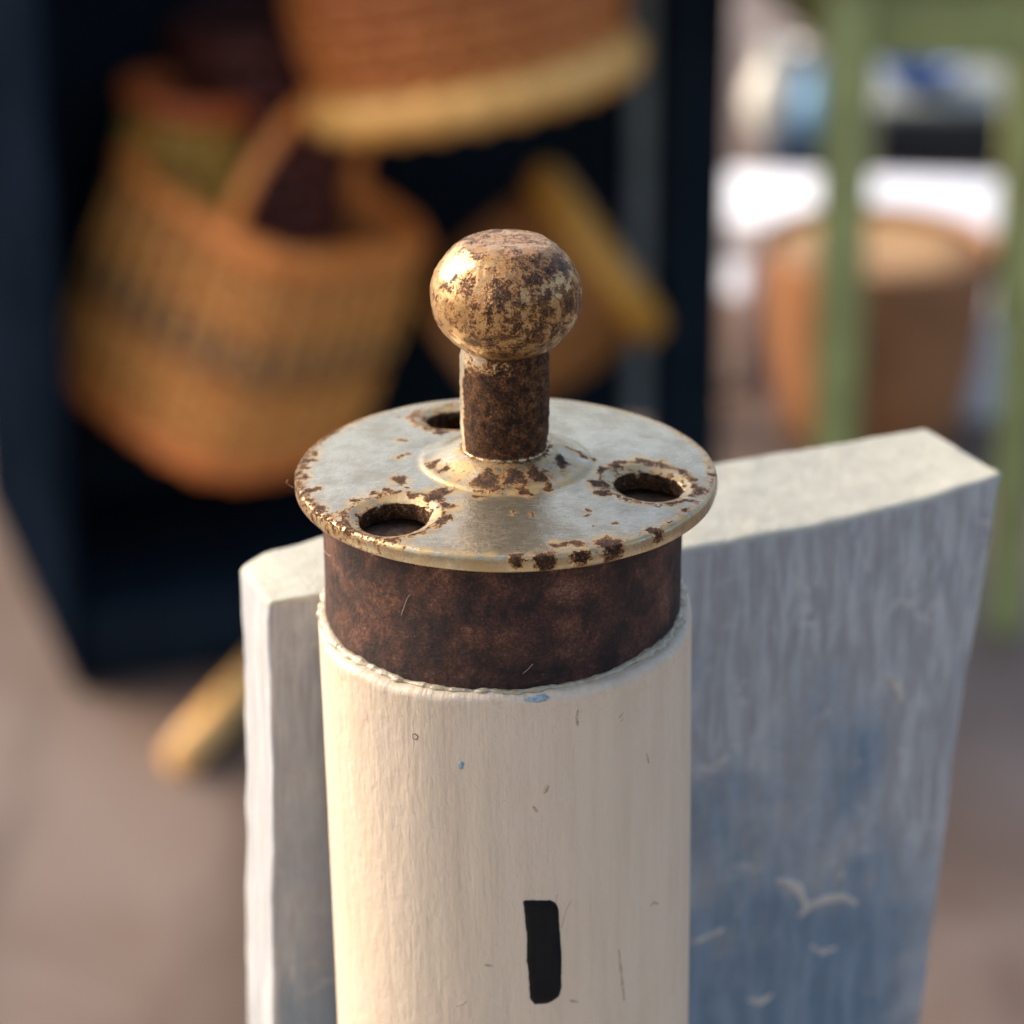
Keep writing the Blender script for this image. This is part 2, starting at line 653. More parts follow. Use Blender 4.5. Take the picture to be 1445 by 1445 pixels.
for poly in post.data.polygons:
    us = [uv[i] for i in poly.vertices]
    wrap = max(x[0] for x in us) - min(x[0] for x in us) > 60
    for li, u in zip(poly.loop_indices, us):
        x = u[0] + (2 * pi * 17.9 if wrap and u[0] < 50 else 0)
        ul.data[li].uv = (x * MM, u[1] * MM)
setattr_pts(post.data, 'rust', top)


def resample(poly, step):
    out = []
    n = len(poly)
    for i in range(n):
        a, b = Vector(poly[i]), Vector(poly[(i + 1) % n])
        k = max(1, int((b - a).length / step))
        out += [a.lerp(b, j / k) for j in range(k)]
    return out


def inside(p, poly):
    c = False
    n = len(poly)
    for i in range(n):
        a, b = poly[i], poly[(i + 1) % n]
        if (a[1] > p[1]) != (b[1] > p[1]) and p[0] < (b[0] - a[0]) * (p[1] - a[1]) / (b[1] - a[1]) + a[0]:
            c = not c
    return c


def pdist(p, poly):
    d = 1e9
    for i in range(len(poly)):
        a, b = Vector(poly[i]), Vector(poly[(i + 1) % len(poly)])
        ab = b - a
        t = max(0, min(1, (Vector(p) - a).dot(ab) / max(1e-9, ab.dot(ab))))
        d = min(d, (a + ab * t - Vector(p)).length)
    return d


def patch(poly, surf, step, h, edge, jit=.0, seed=1):
    """low swelling of paint inside a closed outline laid on surf(u, v, height)"""
    rnd = random.Random(seed)
    ol = resample(poly, step)
    ol = [Vector((p[0] + rnd.uniform(-jit, jit), p[1] + rnd.uniform(-jit, jit))) for p in ol]
    pts = list(ol)
    x0, x1 = min(p[0] for p in ol), max(p[0] for p in ol)
    y0, y1 = min(p[1] for p in ol), max(p[1] for p in ol)
    y = y0 + step
    while y < y1:
        x = x0 + step
        while x < x1:
            q = Vector((x + rnd.uniform(-.2, .2) * step, y + rnd.uniform(-.2, .2) * step))
            if inside(q, ol) and pdist(q, ol) > step * .4:
                pts.append(q)
            x += step
        y += step
    n = len(ol)
    r = delaunay_2d_cdt(pts, [(i, (i + 1) % n) for i in range(n)], [], 1, 1e-6)
    vs, fs = [], []
    for q in r[0]:
        d = pdist(q, ol)
        hh = .015 + h * sst(0, edge, d)
        vs.append(surf(q[0], q[1], hh))
    fs = [tuple(t) for t in r[2]]
    m = len(vs)
    cnt = {}
    for t in fs:                               # skirt down to the surface
        for i in range(len(t)):
            e = (t[i], t[(i + 1) % len(t)])
            cnt[e] = 1
    low = {}
    for (a, b) in list(cnt):
        if (b, a) not in cnt:
            for q in (a, b):
                if q not in low:
                    low[q] = len(vs)
                    vs.append(surf(r[0][q][0], r[0][q][1], -.08))
            fs.append((b, a, low[a], low[b]))
    return vs, fs


def psurf(u, z, h):
    return post_pt(u / 17.9, z, h)


def deg_poly(lst):
    return [(radians(a) * 17.9, z) for a, z in lst]


WIN = [(-85.86, -36.39), (-85.05, -36.26), (-77.95, -36.38), (-76.2, -36.7), (-75.3, -37.3), (-75.05, -39.31),
       (-74.8, -40.71), (-74.6, -42.08), (-74.6, -44.16), (-74.7, -46.0), (-75.5, -47.0), (-78.6, -47.6),
       (-80.85, -47.71), (-83.01, -47.71), (-84.42, -47.05), (-84.67, -44.28), (-85.16, -42.88), (-84.93, -40.14),
       (-85.32, -38.95), (-85.57, -37.76)]
vs, fs = patch(deg_poly(WIN), psurf, .3, .16, .45, .035, 3)
opart('painted_window', vs, fs, MAT_BLACKPAINT, post)
B1 = [(-84.73, -15.03), (-82.65, -14.86), (-80.77, -14.74), (-78.48, -14.64), (-77.04, -15.0), (-78.09, -15.34),
      (-80.59, -15.43), (-83.28, -15.33)]
vs, fs = patch([(a, z - .1) for a, z in deg_poly(B1)], psurf, .15, .07, .3, .06, 4)
opart('paint_speck', vs, fs, MAT_BLUESPECK, post)
B2 = [(-104.48, -21.97), (-103.41, -21.65), (-102.36, -21.9), (-102.8, -22.42), (-103.86, -22.53)]
vs, fs = patch(deg_poly(B2), psurf, .12, .07, .2, .04, 5)
opart('paint_speck', vs, fs, MAT_BLUESPECK, post)


def stroke(path, wd, surf, h=.03, seed=1):
    """thin tapering mark on a surface"""
    rnd = random.Random(seed)
    pts = []
    for i in range(len(path) - 1):
        a, b = Vector(path[i]), Vector(path[i + 1])
        k = max(2, int((b - a).length / (wd * .8)))
        pts += [a.lerp(b, j / k) for j in range(k)]
    pts.append(Vector(path[-1]))
    L, Rr = [], []
    for i, p in enumerate(pts):
        t = (pts[min(i + 1, len(pts) - 1)] - pts[max(0, i - 1)]).normalized()
        q = Vector((-t.y, t.x))
        s = i / (len(pts) - 1)
        ww = wd * .5 * (.25 + .75 * sin(pi * min(1, max(0, s * .94 + .03))) ** .6) * rnd.uniform(.7, 1.15)
        L.append(p + q * ww)
        Rr.append(p - q * ww)
    return patch(L + Rr[::-1], surf, wd * .5, h, wd * .35, 0, seed)


MARKS = [([(-117.9, -19.57), (-117.0, -19.42), (-116.0, -19.6), (-116.5, -20.0), (-117.6, -19.98), (-117.85, -19.66)], .09, MAT_BLACKPAINT),
         ([(-68.67, -16.58), (-69.1, -17.44), (-68.86, -18.34)], .28, MAT_SCRATCH),
         ([(-55.85, -18.37), (-53.96, -17.94)], .2, MAT_SCRATCH),
         ([(-55.2, -18.75), (-54.1, -18.5)], .12, MAT_SCRATCH),
         ([(-78.0, -24.1), (-78.3, -24.5), (-79.16, -25.05)], .4, MAT_SCRATCH),
         ([(-82.55, -26.27), (-81.1, -26.96)], .3, MAT_SCRATCH),
         ([(-45.56, -23.1), (-44.59, -24.27)], .3, MAT_SCRATCH),
         ([(-43.96, -39.69), (-42.5, -39.55), (-40.26, -40.0)], .3, MAT_SCRATCH),
         ([(-56.27, -43.06), (-55.46, -45.9), (-54.41, -48.93)], .32, MAT_SCRATCH),
         ([(-98.15, -43.32), (-95.35, -43.43)], .28, MAT_SCRATCH),
         ([(-107.08, -48.17), (-103.75, -47.49)], .3, MAT_SCRATCH),
         ([(-72.28, -47.59), (-69.68, -47.85)], .42, MAT_SCRATCH),
         ([(-76.2, -36.9), (-75.56, -35.84)], .09, MAT_SCRATCH),
         ([(-74.55, -39.71), (-73.02, -37.68), (-71.26, -36.61)], .10, MAT_SCRATCH)]
for i, (pth, wd, mt) in enumerate(MARKS):
    vs, fs = stroke(deg_poly(pth), wd, psurf, .02, 20 + i)
    opart('scratch_mark', vs, fs, mt, post)

# --- rusty collar under the disc
v, f, rv = [], [], []
NC = 360
prof = [(16.6, -15.6)] + [(17.08 - .12 * sst(-3, -1, z), z) for z in [-15.4 + .3 * i for i in range(46)]] + [(16.9, -1.6)]


def cj(p, a):
    d = .05 * fbm(p, .9, 3) + .035 * fbm(p, 3.1, 8)
    return Vector((p.x + COLLAR_C[0] + d * cos(a), p.y + d * sin(a), p.z))


v, f = lathe(prof, NC, cj)
collar = opart('collar', v, f, MAT_COLLAR)


def blob_at(p, lst):
    s = 0
    for (x, y, z, r, k) in lst:
        d = (p - Vector((x, y, z))).length / r
        s = max(s, k * (1 - sst(.2, 1.2, d)))
    return s


org = [(-11.0, -12.9, -6.6, 2.4, 1.0), (-14.5, -8.8, -6.5, 4.0, .45), (-13, -11, -10, 3.5, .35), (-2, -16.8, -11.5, 4, .35),
       (5.8, -15.9, -8.6, 1.6, .6), (13.5, -10.2, -9, 4, .25), (-16.5, -4, -8, 5, .5)]
setattr_pts(collar.data, 'rust', [blob_at(Vector(p), org) for p in v])

# --- lumpy glue bead round the collar's foot
v, f = [], []
NG, NS = 420, 12
for k in range(NG):
    th = 2 * pi * k / NG
    c, s = cos(th), sin(th)
    side = .55 + .45 * abs(c) ** 1.5
    r = (.20 + .46 * side ** 2) * (1 + .55 * n3((c * 9, s * 9, 0), 1.5, 3) + .40 * n3((c * 22, s * 22, 1), 1.3, 6))
    r = max(.10, r)
    zt = post_top(th)
    cc = Vector((COLLAR_C[0] + (16.98 + r * .25) * c, (16.98 + r * .25) * s, zt + .05 + .12 * n3((c * 14, s * 14, 4), 1.2)))
    for q in range(NS):
        a = 2 * pi * q / NS
        v.append(cc + Vector((c, s, 0)) * cos(a) * r * .95 + Vector((0, 0, 1)) * sin(a) * r * .62)
for k in range(NG):
    for q in range(NS):
        a, b = k * NS + q, k * NS + (q + 1) % NS
        a2, b2 = ((k + 1) % NG) * NS + q, ((k + 1) % NG) * NS + (q + 1) % NS
        f.append((a, a2, b2, b))
opart('glue_bead', v, f, MAT_GLUE)

# --- pressed disc with three screw holes
HOLES = [(-10.22, -11.65), (13.30, -4.45), (-4.6, 12.3)]
HR = 3.28
RUST = [(-6.15, -7.47, 0.94), (-5.32, -10.52, 0.81), (-5.54, -12.84, 0.54), (-6.79, -8.74, 0.6), (-9.85, -4.54, 0.67), (-9.34, -6.15, 0.4), (-9.95, 1.36, 0.47), (-9.94, 5.59, 0.47), (-7.52, 10.03, 0.54), (-6.57, 7.53, 0.4), (-7.94, 13.24, 0.34), (-6.79, -1.68, 0.6), (-6.09, -3.31, 0.6), (-1.9, -6.47, 1.14), (-0.91, -7.5, 0.67), (-2.48, -8.68, 0.4), (0.72, -6.27, 1.07), (2.7, -5.44, 0.94), (4.07, -6.83, 0.54), (1.37, -7.91, 0.4), (2.16, -8.58, 0.34), (5.18, -2.44, 0.6), (5.99, 1.51, 0.4), (6.78, 0.82, 0.4), (7.45, 0.47, 0.34), (8.32, 0.25, 0.34), (8.64, -5.31, 0.87), (9.05, -2.42, 0.6), (10.08, -1.3, 0.6), (11.12, -0.12, 0.67), (12.84, 0.77, 0.67), (14.87, 1.05, 0.4), (17.22, 0.88, 0.27), (8.92, -7.28, 0.54), (-12.74, -6.85, 0.4), (-11.11, -6.49, 0.47), (-14.01, -8.03, 0.4), (-13.51, -10.57, 0.2), (9.3, -16.94, 0.87), (7.01, -19.42, 0.81), (4.64, -17.71, 0.54), (3.53, -19.88, 0.81), (6.42, -17.46, 0.47), (0.88, -19.9, 0.47), (13.56, -14.15, 0.54), (14.8, -12.44, 0.34), (16.35, -9.73, 0.34), (19.49, -0.72, 0.47), (18.37, 9.56, 0.67), (17.35, 9.94, 0.4), (-18.71, 2.34, 0.47), (-18.26, 4.1, 0.4), (-18.12, -4.7, 0.47), (-17.25, -8.74, 0.47), (-16.29, -12.35, 0.4), (-18.83, -1.53, 0.4), (-19.09, 0.64, 0.4), (7.51, -11.6, 0.27), (7.17, -12.3, 0.2), (2.32, -12.43, 0.2), (9.92, -13.39, 0.2), (0.71, -12.09, 0.17), (7.83, -14.43, 0.2), (8.87, 8.4, 0.2), (11.94, 3.91, 0.13), (-6.95, -16.52, 0.17), (-15.14, 10.42, 0.2), (-10.73, 13.18, 0.2), (-14.76, -10.31, 0.27), (-15.2, -13.49, 0.27), (18.26, -4.73, 0.34), (17.17, -6.57, 0.2)]
RD = 19.55                       # flat of the top; a 0.45 mm rounding follows


def dome(r):
    """height of the pressed top: shallow dome, boss in the middle"""
    z = 1.05 * (1 - (max(0, min(1, (r - 8.3) / 11.3))) ** 1.5)
    if r < 8.3:
        z += .27 * sst(8.3, 7.75, r) + 1.25 * (1 - sst(3.9, 8.0, r)) ** 1.15
    return z


def disc_z(x, y):
    r = hypot(x, y)
    z = dome(r)
    for hx, hy in HOLES:
        d = hypot(x - hx, y - hy)
        if d < 5.2:
            z += -.42 * (1 - sst(HR - .1, HR + 1.15, d)) + .05 * sst(HR + .5, HR + 1.2, d) * (1 - sst(HR + 1.2, 5.1, d))
    p = (x, y, 0)
    z += .035 * n3(p, .35, 2) + .012 * n3(p, 1.2, 5)
    return z


def rust_bias(x, y, z=0.0):
    r = hypot(x, y)
    b = -.22
    x0, y0 = x, y
    x += .75 * n3((x, y, 0), .9, 11) + .25 * n3((x, y, 0), 2.4, 21)
    y += .75 * n3((x, y, 5), .9, 31) + .25 * n3((x, y, 5), 2.4, 41)
    if r < 8.3:                                     # tea-coloured stain on the front of the boss
        b = max(b, .27 * sst(1.5, -3.5, y0) * sst(8.3, 7.0, r))
    b = max(b, .26 * sst(18.9, 19.5, r))
    for (px, py, pr) in RUST:
        wide = 1.5 if (hypot(px, py) > 16.5 and py < -12) else 1.0
        d = hypot((x - px) / wide, (y - py)) / (pr * 1.15)
        if d < 1.7:
            b = max(b, .78 - .62 * sst(.35, 1.5, d))
    for i, (hx, hy) in enumerate(HOLES):
        d = hypot(x - hx, y - hy)
        ring = .36 + .20 * n3((x0, y0, 3), .45, i)
        b = max(b, ring + .17 - .75 * sst(.15, 1.0, abs(d - (HR + 1.35)) / 1.1))
        if d < HR + .25:
            b = max(b, .42)
    b = max(b, .48 - .5 * sst(4.2, 4.9, r))
    if r > 17.5:
        a = atan2(y, x)
        left = sst(-.3, -.85, cos(a - .15))
        right = .25 * sst(.2, .9, cos(a))
        b = max(b, (.16 + .40 * left + right) * sst(18.0, 19.7, r) + .1 * n3((x, y, 1), .8, 9))
    return b


def stain_at(x, y):
    r = hypot(x, y)
    s_ = 0
    for (px, py, pr) in RUST:
        if pr > .3:
            s_ = max(s_, .95 * (1 - sst(.8, 2.9, hypot(x - px, y - py) / pr)))
    for hx, hy in HOLES:
        d = hypot(x - hx, y - hy)
        s_ = max(s_, .9 * (1 - sst(HR + 1.1, HR + 2.7, d)))
    s_ = max(s_, 1 - sst(4.3, 5.8, r))
    if r < 8.4:
        s_ = max(s_, .85 * sst(1.0, -3.5, y))
    s_ = max(s_, .75 * sst(18.7, 19.7, r))
    return s_


pts = []
NRIM = 240
for k in range(NRIM):
    a = 2 * pi * k / NRIM
    pts.append(Vector((RD * cos(a), RD * sin(a))))
for rr in [RD - .25, RD - .55]:
    for k in range(NRIM):
        a = 2 * pi * (k + .5) / NRIM
        pts.append(Vector((rr * cos(a), rr * sin(a))))
NH = 56
hole_start = []
for hx, hy in HOLES:
    hole_start.append(len(pts))
    for k in range(NH):
        a = 2 * pi * k / NH
        wob = 1 + .022 * n3((hx + 3 * cos(a), hy + 3 * sin(a), 0), .7, 4)
        pts.append(Vector((hx + HR * wob * cos(a), hy + HR * wob * sin(a))))
    for rr in (.3, .6, .9, 1.25, 1.7):
        for k in range(NH):
            a = 2 * pi * (k + .5 * (rr != .6)) / NH
            q = Vector((hx + (HR + rr) * cos(a), hy + (HR + rr) * sin(a)))
            if q.length < RD - .7:
                pts.append(q)
NI = 48
for rr in (3.6, 4.2, 4.7, 5.3, 6.0, 6.7, 7.3, 7.65, 7.9, 8.1, 8.3, 8.6):
    n = int(NI * rr / 3.6)
    for k in range(n):
        a = 2 * pi * (k + rr) / n
        q = Vector((rr * cos(a), rr * sin(a)))
        if all((q - Vector(h)).length > HR + 1.8 for h in HOLES):
            pts.append(q)
st = .36
yy = -RD
while yy < RD:
    xx = -RD
    while xx < RD:
        q = Vector((xx + random.uniform(-.08, .08), yy + random.uniform(-.08, .08)))
        if 8.75 < q.length < RD - .7 and all((q - Vector(h)).length > HR + 1.85 for h in HOLES):
            pts.append(q)
        xx += st
    yy += st
tri = delaunay_2d_cdt(pts, [], [], 0, 1e-7)
P2, idx = tri[0], tri[3]
v = [Vector((p[0], p[1], disc_z(p[0], p[1]))) for p in P2]
f = []
for t in tri[2]:
    c = sum((Vector(P2[i]) for i in t), Vector((0, 0))) / len(t)
    if c.length < 3.58 or any((c - Vector(h)).length < HR * .985 for h in HOLES):
        continue
    f.append(tuple(t))
# map original -> output index
o2n = {}
for ni, os_ in enumerate(idx):
    for o_ in os_:
        o2n[o_] = ni
rb = [rust_bias(p.x, p.y) for p in v]
# rounded rim, side and underside
ring = [o2n[k] for k in range(NRIM)]
rimprof = [(19.72, -.03), (19.88, -.13), (19.97, -.30), (20.0, -.55), (20.0, -.9), (19.98, -1.25), (19.9, -1.5), (19.75, -1.66), (19.4, -1.74), (16.8, -1.7)]
prev = ring
for j, (rr, z) in enumerate(rimprof):
    cur = []
    for k in range(NRIM):
        a = 2 * pi * k / NRIM
        d = .05 * n3((cos(a) * 8, sin(a) * 8, z), 1.2, 2) if j < 9 else 0
        q = Vector(((rr + d) * cos(a), (rr + d) * sin(a), z + .04 * n3((cos(a) * 5, sin(a) * 5, 1), 1)))
        cur.append(len(v))
        v.append(q)
        ang = a - .15
        left = sst(-.3, -.85, cos(ang))
        sb = .10 + .42 * left - .03 * j
        for (px, py, pr) in RUST:
            if hypot(px, py) > 17.5:
                d2 = Vector((q.x - px, q.y - py, (z + .4) * .9)).length / (pr * 1.5)
                if d2 < 1.7:
                    sb = max(sb, .74 - .6 * sst(.4, 1.5, d2))
        rb.append(sb)
    for k in range(NRIM):
        f.append((prev[k], cur[k], cur[(k + 1) % NRIM], prev[(k + 1) % NRIM]))
    prev = cur
# hole walls
for hs in hole_start:
    prev = [o2n[hs + k] for k in range(NH)]
    for dz, sc in ((-.12, .985), (-.55, .97), (-.8, .985), (-1.35, 1.0), (-1.75, 1.06)):
        cur = []
        for k in range(NH):
            p = v[o2n[hs + k]]
            h = Vector(HOLES[hole_start.index(hs)])
            q = Vector((h.x + (p.x - h.x) * sc, h.y + (p.y - h.y) * sc, p.z + dz + .05 * n3((p.x, p.y, dz), 1.3)))
            cur.append(len(v))
            v.append(q)
            rb.append(.62)
        for k in range(NH):
            f.append((prev[k], prev[(k + 1) % NH], cur[(k + 1) % NH], cur[k]))
        prev = cur
disc_v = v
disc = opart('disc', v, f, MAT_DISC)
bmx = bmesh.new()
bmx.from_mesh(disc.data)
bmesh.ops.recalc_face_normals(bmx, faces=bmx.faces)
bmx.to_mesh(disc.data)
bmx.free()
setattr_pts(disc.data, 'rust', rb)
setattr_pts(disc.data, 'stain', [stain_at(q.x, q.y) if q.z > -.25 else .45 for q in disc_v])
# rusty packing inside the collar, seen through the holes
v, f = lathe([(.01, -2.3)] + [(r, -2.3) for r in (2, 5, 8, 11, 14, 16.7)], 90, lambda p, a: Vector((p.x, p.y, p.z + .35 * fbm(p, .5, 2))))
opart('packing', v, f, MAT_DARKHOLE, disc)

# --- stem and knob
v, f = lathe([(4.35, 2.0), (4.25, 2.35), (3.98, 2.62), (3.93, 2.9)] + [(3.95 + .22 * sst(2.9, 5.0, z), z) for z in [3.1 + .28 * i for i in range(32)]] + [(4.05, 12.2), (4.05, 13.6)],
             140, lambda p, a: p + Vector((cos(a), sin(a), 0)) * (.075 * fbm(p, 1.1, 4) + .05 * fbm(p, 3.2, 1)) * sst(2.5, 3.4, p.z) + Vector((-.12, 0, 0)))
stem = opart('stem', v, f, MAT_STEM)
rbs = []
for p in v:
    a = atan2(p.y, p.x)
    pl = sst(.93, .99, cos(a - radians(186) + .12 * n3(p, .6, 3)))               # strip of plating left on the left side
    tp = sst(10.4, 11.8, p.z + 1.2 * n3((p.x, p.y, 0), .6, 2)) * sst(.45, .9, cos(a - radians(225)))
    b = .80 - .58 * pl - .40 * tp + .22 * n3(p, .55, 6)
    if p.z < 2.8:
        b = .40
    rbs.append(b)
setattr_pts(stem.data, 'rust', rbs)
setattr_pts(stem.data, 'stain', [.8 * (1 - sst(3.0, 4.6, p.z)) + .25 for p in v])
NK, ZK = 190, 17.7
prof = []
A, B_ = 7.04, 6.1
for i in range(90):
    t = i / 89
    ph = -radians(62) + t * (radians(62) + radians(51.5))
    prof.append((A * cos(ph), ZK + B_ * sin(ph)))
rt = prof[-1][0]
zt = prof[-1][1]
prof = [(4.05, prof[0][1] - .9), (3.9, prof[0][1] - .5), (3.65, prof[0][1] - .2)] + prof if False else prof
prof += [(rt - .17, zt + .15), (rt - .38, zt + .27)] + [(rt * (1 - q), zt + .27 + .24 * sst(.08, .4, q) + .05 * q) for q in (.14, .2, .28, .35, .5, .65, .8, .92, .995)]


def kj(p, a):
    d = Vector((p.x, p.y, (p.z - ZK))).normalized()
    am = .07 if p.z < zt + .02 else .11
    return p + d * (am * fbm(p, .55, 2) + .03 * fbm(p, 2.6, 5))


v, f = lathe(prof, NK, kj)
knob = opart('knob', v, f, MAT_BALL)
rbk = []
KS = [(-4.2, -4.6, 19.2, 1.4), (-2.2, -5.6, 15.4, 2.3), (-1.0, -6.2, 15.0, 1.8), (.2, -6.2, 20.0, 1.9), (.6, -6.6, 17.6, 1.3), (2.5, -6.0, 16.4, 1.7), (3.2, -5.4, 18.6, 1.5),
      (1.2, -6.2, 15.5, 1.2), (4.7, -4.6, 15.6, 1.3), (5.7, -3.6, 18.2, 1.2), (3.2, -4.2, 22.2, 2.2), (4.6, -2.6, 21.8, 1.9), (1.6, -4.8, 22.0, 1.5), (-5.6, -3.6, 19.4, .9), (-4.9, -4.4, 20.6, .9),
      (-3.6, -4.9, 21.0, .9), (-6.6, -1.2, 17.0, 1.1), (-6.2, -2.6, 15.9, 1.0), (-.8, -6.4, 19.0, 1.4), (-3.6, -5.6, 16.9, 1.1), (-3.0, -5.9, 18.2, .8), (6.4, -1.8, 17.2, 1.3), (2.4, -5.6, 20.9, 1.1), (.2, -5.5, 13.6, 1.0), (3.4, -5.0, 14.4, .9)]
rk = random.Random(5)
for _ in range(170):                                   # small round pits of rust, thickest low on the front
    a_, h_ = rk.uniform(0, 2 * pi), rk.uniform(-.85, .75)
    if rk.random() < .45 + .5 * (h_ < .1):
        q_ = sqrt(1 - h_ * h_)
        KS.append((7.0 * q_ * cos(a_), 7.0 * q_ * sin(a_), ZK + 6.0 * h_, rk.uniform(.3, .85)))
for p in v:
    b = .37
    pw = p + Vector((n3(p, .8, 2), n3(p, .8, 12), n3(p, .8, 22))) * .9
    for (x, y, z, r) in KS:
        d = (pw - Vector((x, y, z))).length / r
        if d < 1.6:
            b = max(b, .56 - .26 * sst(.3, 1.5, d))
    if p.z > zt - .15:
        b = .44 + .12 * n3(p, .5, 3)
    if p.z < 13.4:
        b = max(b, .40)
    left = sst(.45, .95, Vector((p.x, p.y, 0)).normalized().dot(Vector((-.95, -.3, 0))))
    b -= .12 * left
    rbk.append(b)
setattr_pts(knob.data, 'rust', rbk)
setattr_pts(knob.data, 'stain', [.75 if p.z < zt - .3 else .9 for p in v])

# --- a few lint fibres caught on the rust
LINT = [[(-9.9, -13.95, -9.2), (-9.5, -14.45, -8.0), (-9.1, -14.7, -6.6), (-8.7, -14.9, -5.9)],
        [(1.5, -17.05, -13.0), (2.0, -17.2, -12.5), (2.5, -17.1, -11.9)],
        [(-16.9, -3.9, -6.8), (-17.3, -4.6, -5.9), (-16.8, -5.2, -6.3), (-16.4, -6.0, -6.1)],
        [(-19.6, -3.9, -.2), (-20.6, -4.1, .5), (-20.3, -4.6, 1.1)],
        [(3.6, -4.1, 3.6), (4.3, -3.5, 5.0), (4.1, -3.2, 5.4)]]
for i, pth in enumerate(LINT):
    pp = []
    for j in range(len(pth) - 1):
        for q in range(6):
            pp.append(Vector(pth[j]).lerp(Vector(pth[j + 1]), q / 6))
    pp.append(Vector(pth[-1]))
    pp = [sum((pp[min(max(j + d, 0), len(pp) - 1)] for d in (-2, -1, 0, 1, 2)), Vector()) / 5 for j in range(len(pp))]
    v, f = tube(pp, .019, 6)
    opart('lint_fibre', v, f, MAT_LINT, collar if i < 3 else (disc if i == 3 else stem))

# --- board behind the post
YAW = radians(24)
T = Vector((cos(YAW), sin(YAW), 0))
Nn = Vector((-sin(YAW), cos(YAW), 0))
OFF = 18.7


def interp(tab, x):
    if x <= tab[0][0]:
        return tab[0][1]
    for (a, b), (c, d) in zip(tab, tab[1:]):
        if x <= c:
            return b + (d - b) * (x - a) / (c - a)
    return tab[-1][1]


TOPF = [(-17.7, -18.2), (-12, -18.3), (5, -19.4), (28.7, -20.8), (44.4, -20.8), (57.5, -20.1), (64, -19.2), (68, -18.7)]
TOPB = [(-17.7, -21.6), (-15, -20.9), (-12.5, -19.9), (-6, -19.1), (20, -18.8), (40.7, -18.6), (67, -18.8)]
RIGHT = [(-200, 57), (-87.2, 61.5), (-71.4, 62.7), (-56.4, 63.8), (-46.6, 64.6), (-36.4, 66.0), (-26.2, 67.3), (-18.7, 68.1)]
LEFTF = [(-200, -21), (-66.9, -18.66), (-38, -17.75), (-18, -17.7)]
TH = 15.5


def board_pt(u, vv, ww):
    """u along, vv down (0 top), ww through (0 front)"""
    z0 = -20 + vv * -180
    L = interp(LEFTF, z0) + ww * 2.6
    Rr = interp(RIGHT, z0) - ww * .6
    s = L + (Rr - L) * u
    zt_ = interp(TOPF, s) * (1 - ww) + interp(TOPB, s) * ww
    z = zt_ + (-200 - zt_) * vv
    d = ww * TH
    r = .55                                             # worn arrises
    e = [min(s - L, Rr - s), zt_ - z, min(d, TH - d)]
    q = Vector((s, d, z))
    cs = min(max(s, L + r), Rr - r)
    cdp = min(max(d, r), TH - r)
    cz = min(z, zt_ - r)
    c_ = Vector((cs, cdp, cz))
    dv = q - c_
    if dv.length > r:
        q = c_ + dv.normalized() * r
    p = T * q.x + Nn * (OFF + q.y)
    p.z = q.z
    p += Nn * (.10 * n3((q.x, q.z * .15, 0), .5, 3) if ww < .5 else .1 * n3((q.x, q.z * .15, 9), .5, 3))
    p += Vector((0, 0, 1)) * (.14 * n3((q.x, q.y, 4), .3, 8) + .08 * n3((q.x, q.y, 2), .9, 5)) * (1 - sst(0, .05, vv))
    p += T * (.22 * n3((q.y, q.z, 4), .18, 8) + .1 * n3((q.y, q.z, 2), .7, 5)) * (1 if (u < .02 or u > .98) else 0)
    return p, q


def axis_steps(n, length, r):
    a = [0, .25 * r / length, .5 * r / length, .75 * r / length, r / length]
    m = [r / length + (1 - 2 * r / length) * i / n for i in range(1, n)]
    return a + m + [1 - x for x in reversed(a)]


US, VS, WS = axis_steps(80, 85, .7), axis_steps(120, 180, .7), axis_steps(14, 15.5, .7)
bv, bf, key = [], [], {}
bq, bmi = [], []


def bvert(i, j, k):
    if (i, j, k) not in key:
        p, q = board_pt(US[i], VS[j], WS[k])
        key[(i, j, k)] = len(bv)
        bv.append(p)
        bq.append(q)
    return key[(i, j, k)]


nu, nv, nw = len(US) - 1, len(VS) - 1, len(WS) - 1


def bface(ids, mi):
    bf.append(tuple(bvert(*t) for t in ids))
    bmi.append(mi)


for i in range(nu):
    for j in range(nv):
        fr = 0 if (i >= 4 and j >= 3) else (2 if j >= 3 else 1)
        bface([(i, j, 0), (i, j + 1, 0), (i + 1, j + 1, 0), (i + 1, j, 0)], fr)
        bface([(i, j, nw), (i + 1, j, nw), (i + 1, j + 1, nw), (i, j + 1, nw)], 1)
    for k in range(nw):
        bface([(i, 0, k), (i + 1, 0, k), (i + 1, 0, k + 1), (i, 0, k + 1)], 1)
        bface([(i, nv, k), (i, nv, k + 1), (i + 1, nv, k + 1), (i + 1, nv, k)], 1)
for j in range(nv):
    for k in range(nw):
        bface([(0, j, k), (0, j, k + 1), (0, j + 1, k + 1), (0, j + 1, k)], 2 if j > 2 else 1)
        bface([(nu, j, k), (nu, j + 1, k), (nu, j + 1, k + 1), (nu, j, k + 1)], 0 if j > 3 else 1)
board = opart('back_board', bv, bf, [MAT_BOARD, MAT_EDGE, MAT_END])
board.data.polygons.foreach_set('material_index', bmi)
ul = board.data.uv_layers.new(name='UVMap')
for poly in board.data.polygons:
    for li, vi in zip(poly.loop_indices, poly.vertices):
        ul.data[li].uv = (bq[vi].x * MM, bq[vi].z * MM)
board['label'] = 'blue-grey washed board with whitewashed edges'


def bsurf(s, z, h):
    p = T * s + Nn * (OFF - h)
    p.z = z
    p += Nn * .10 * n3((s, z * .15, 0), .5, 3)
    return p


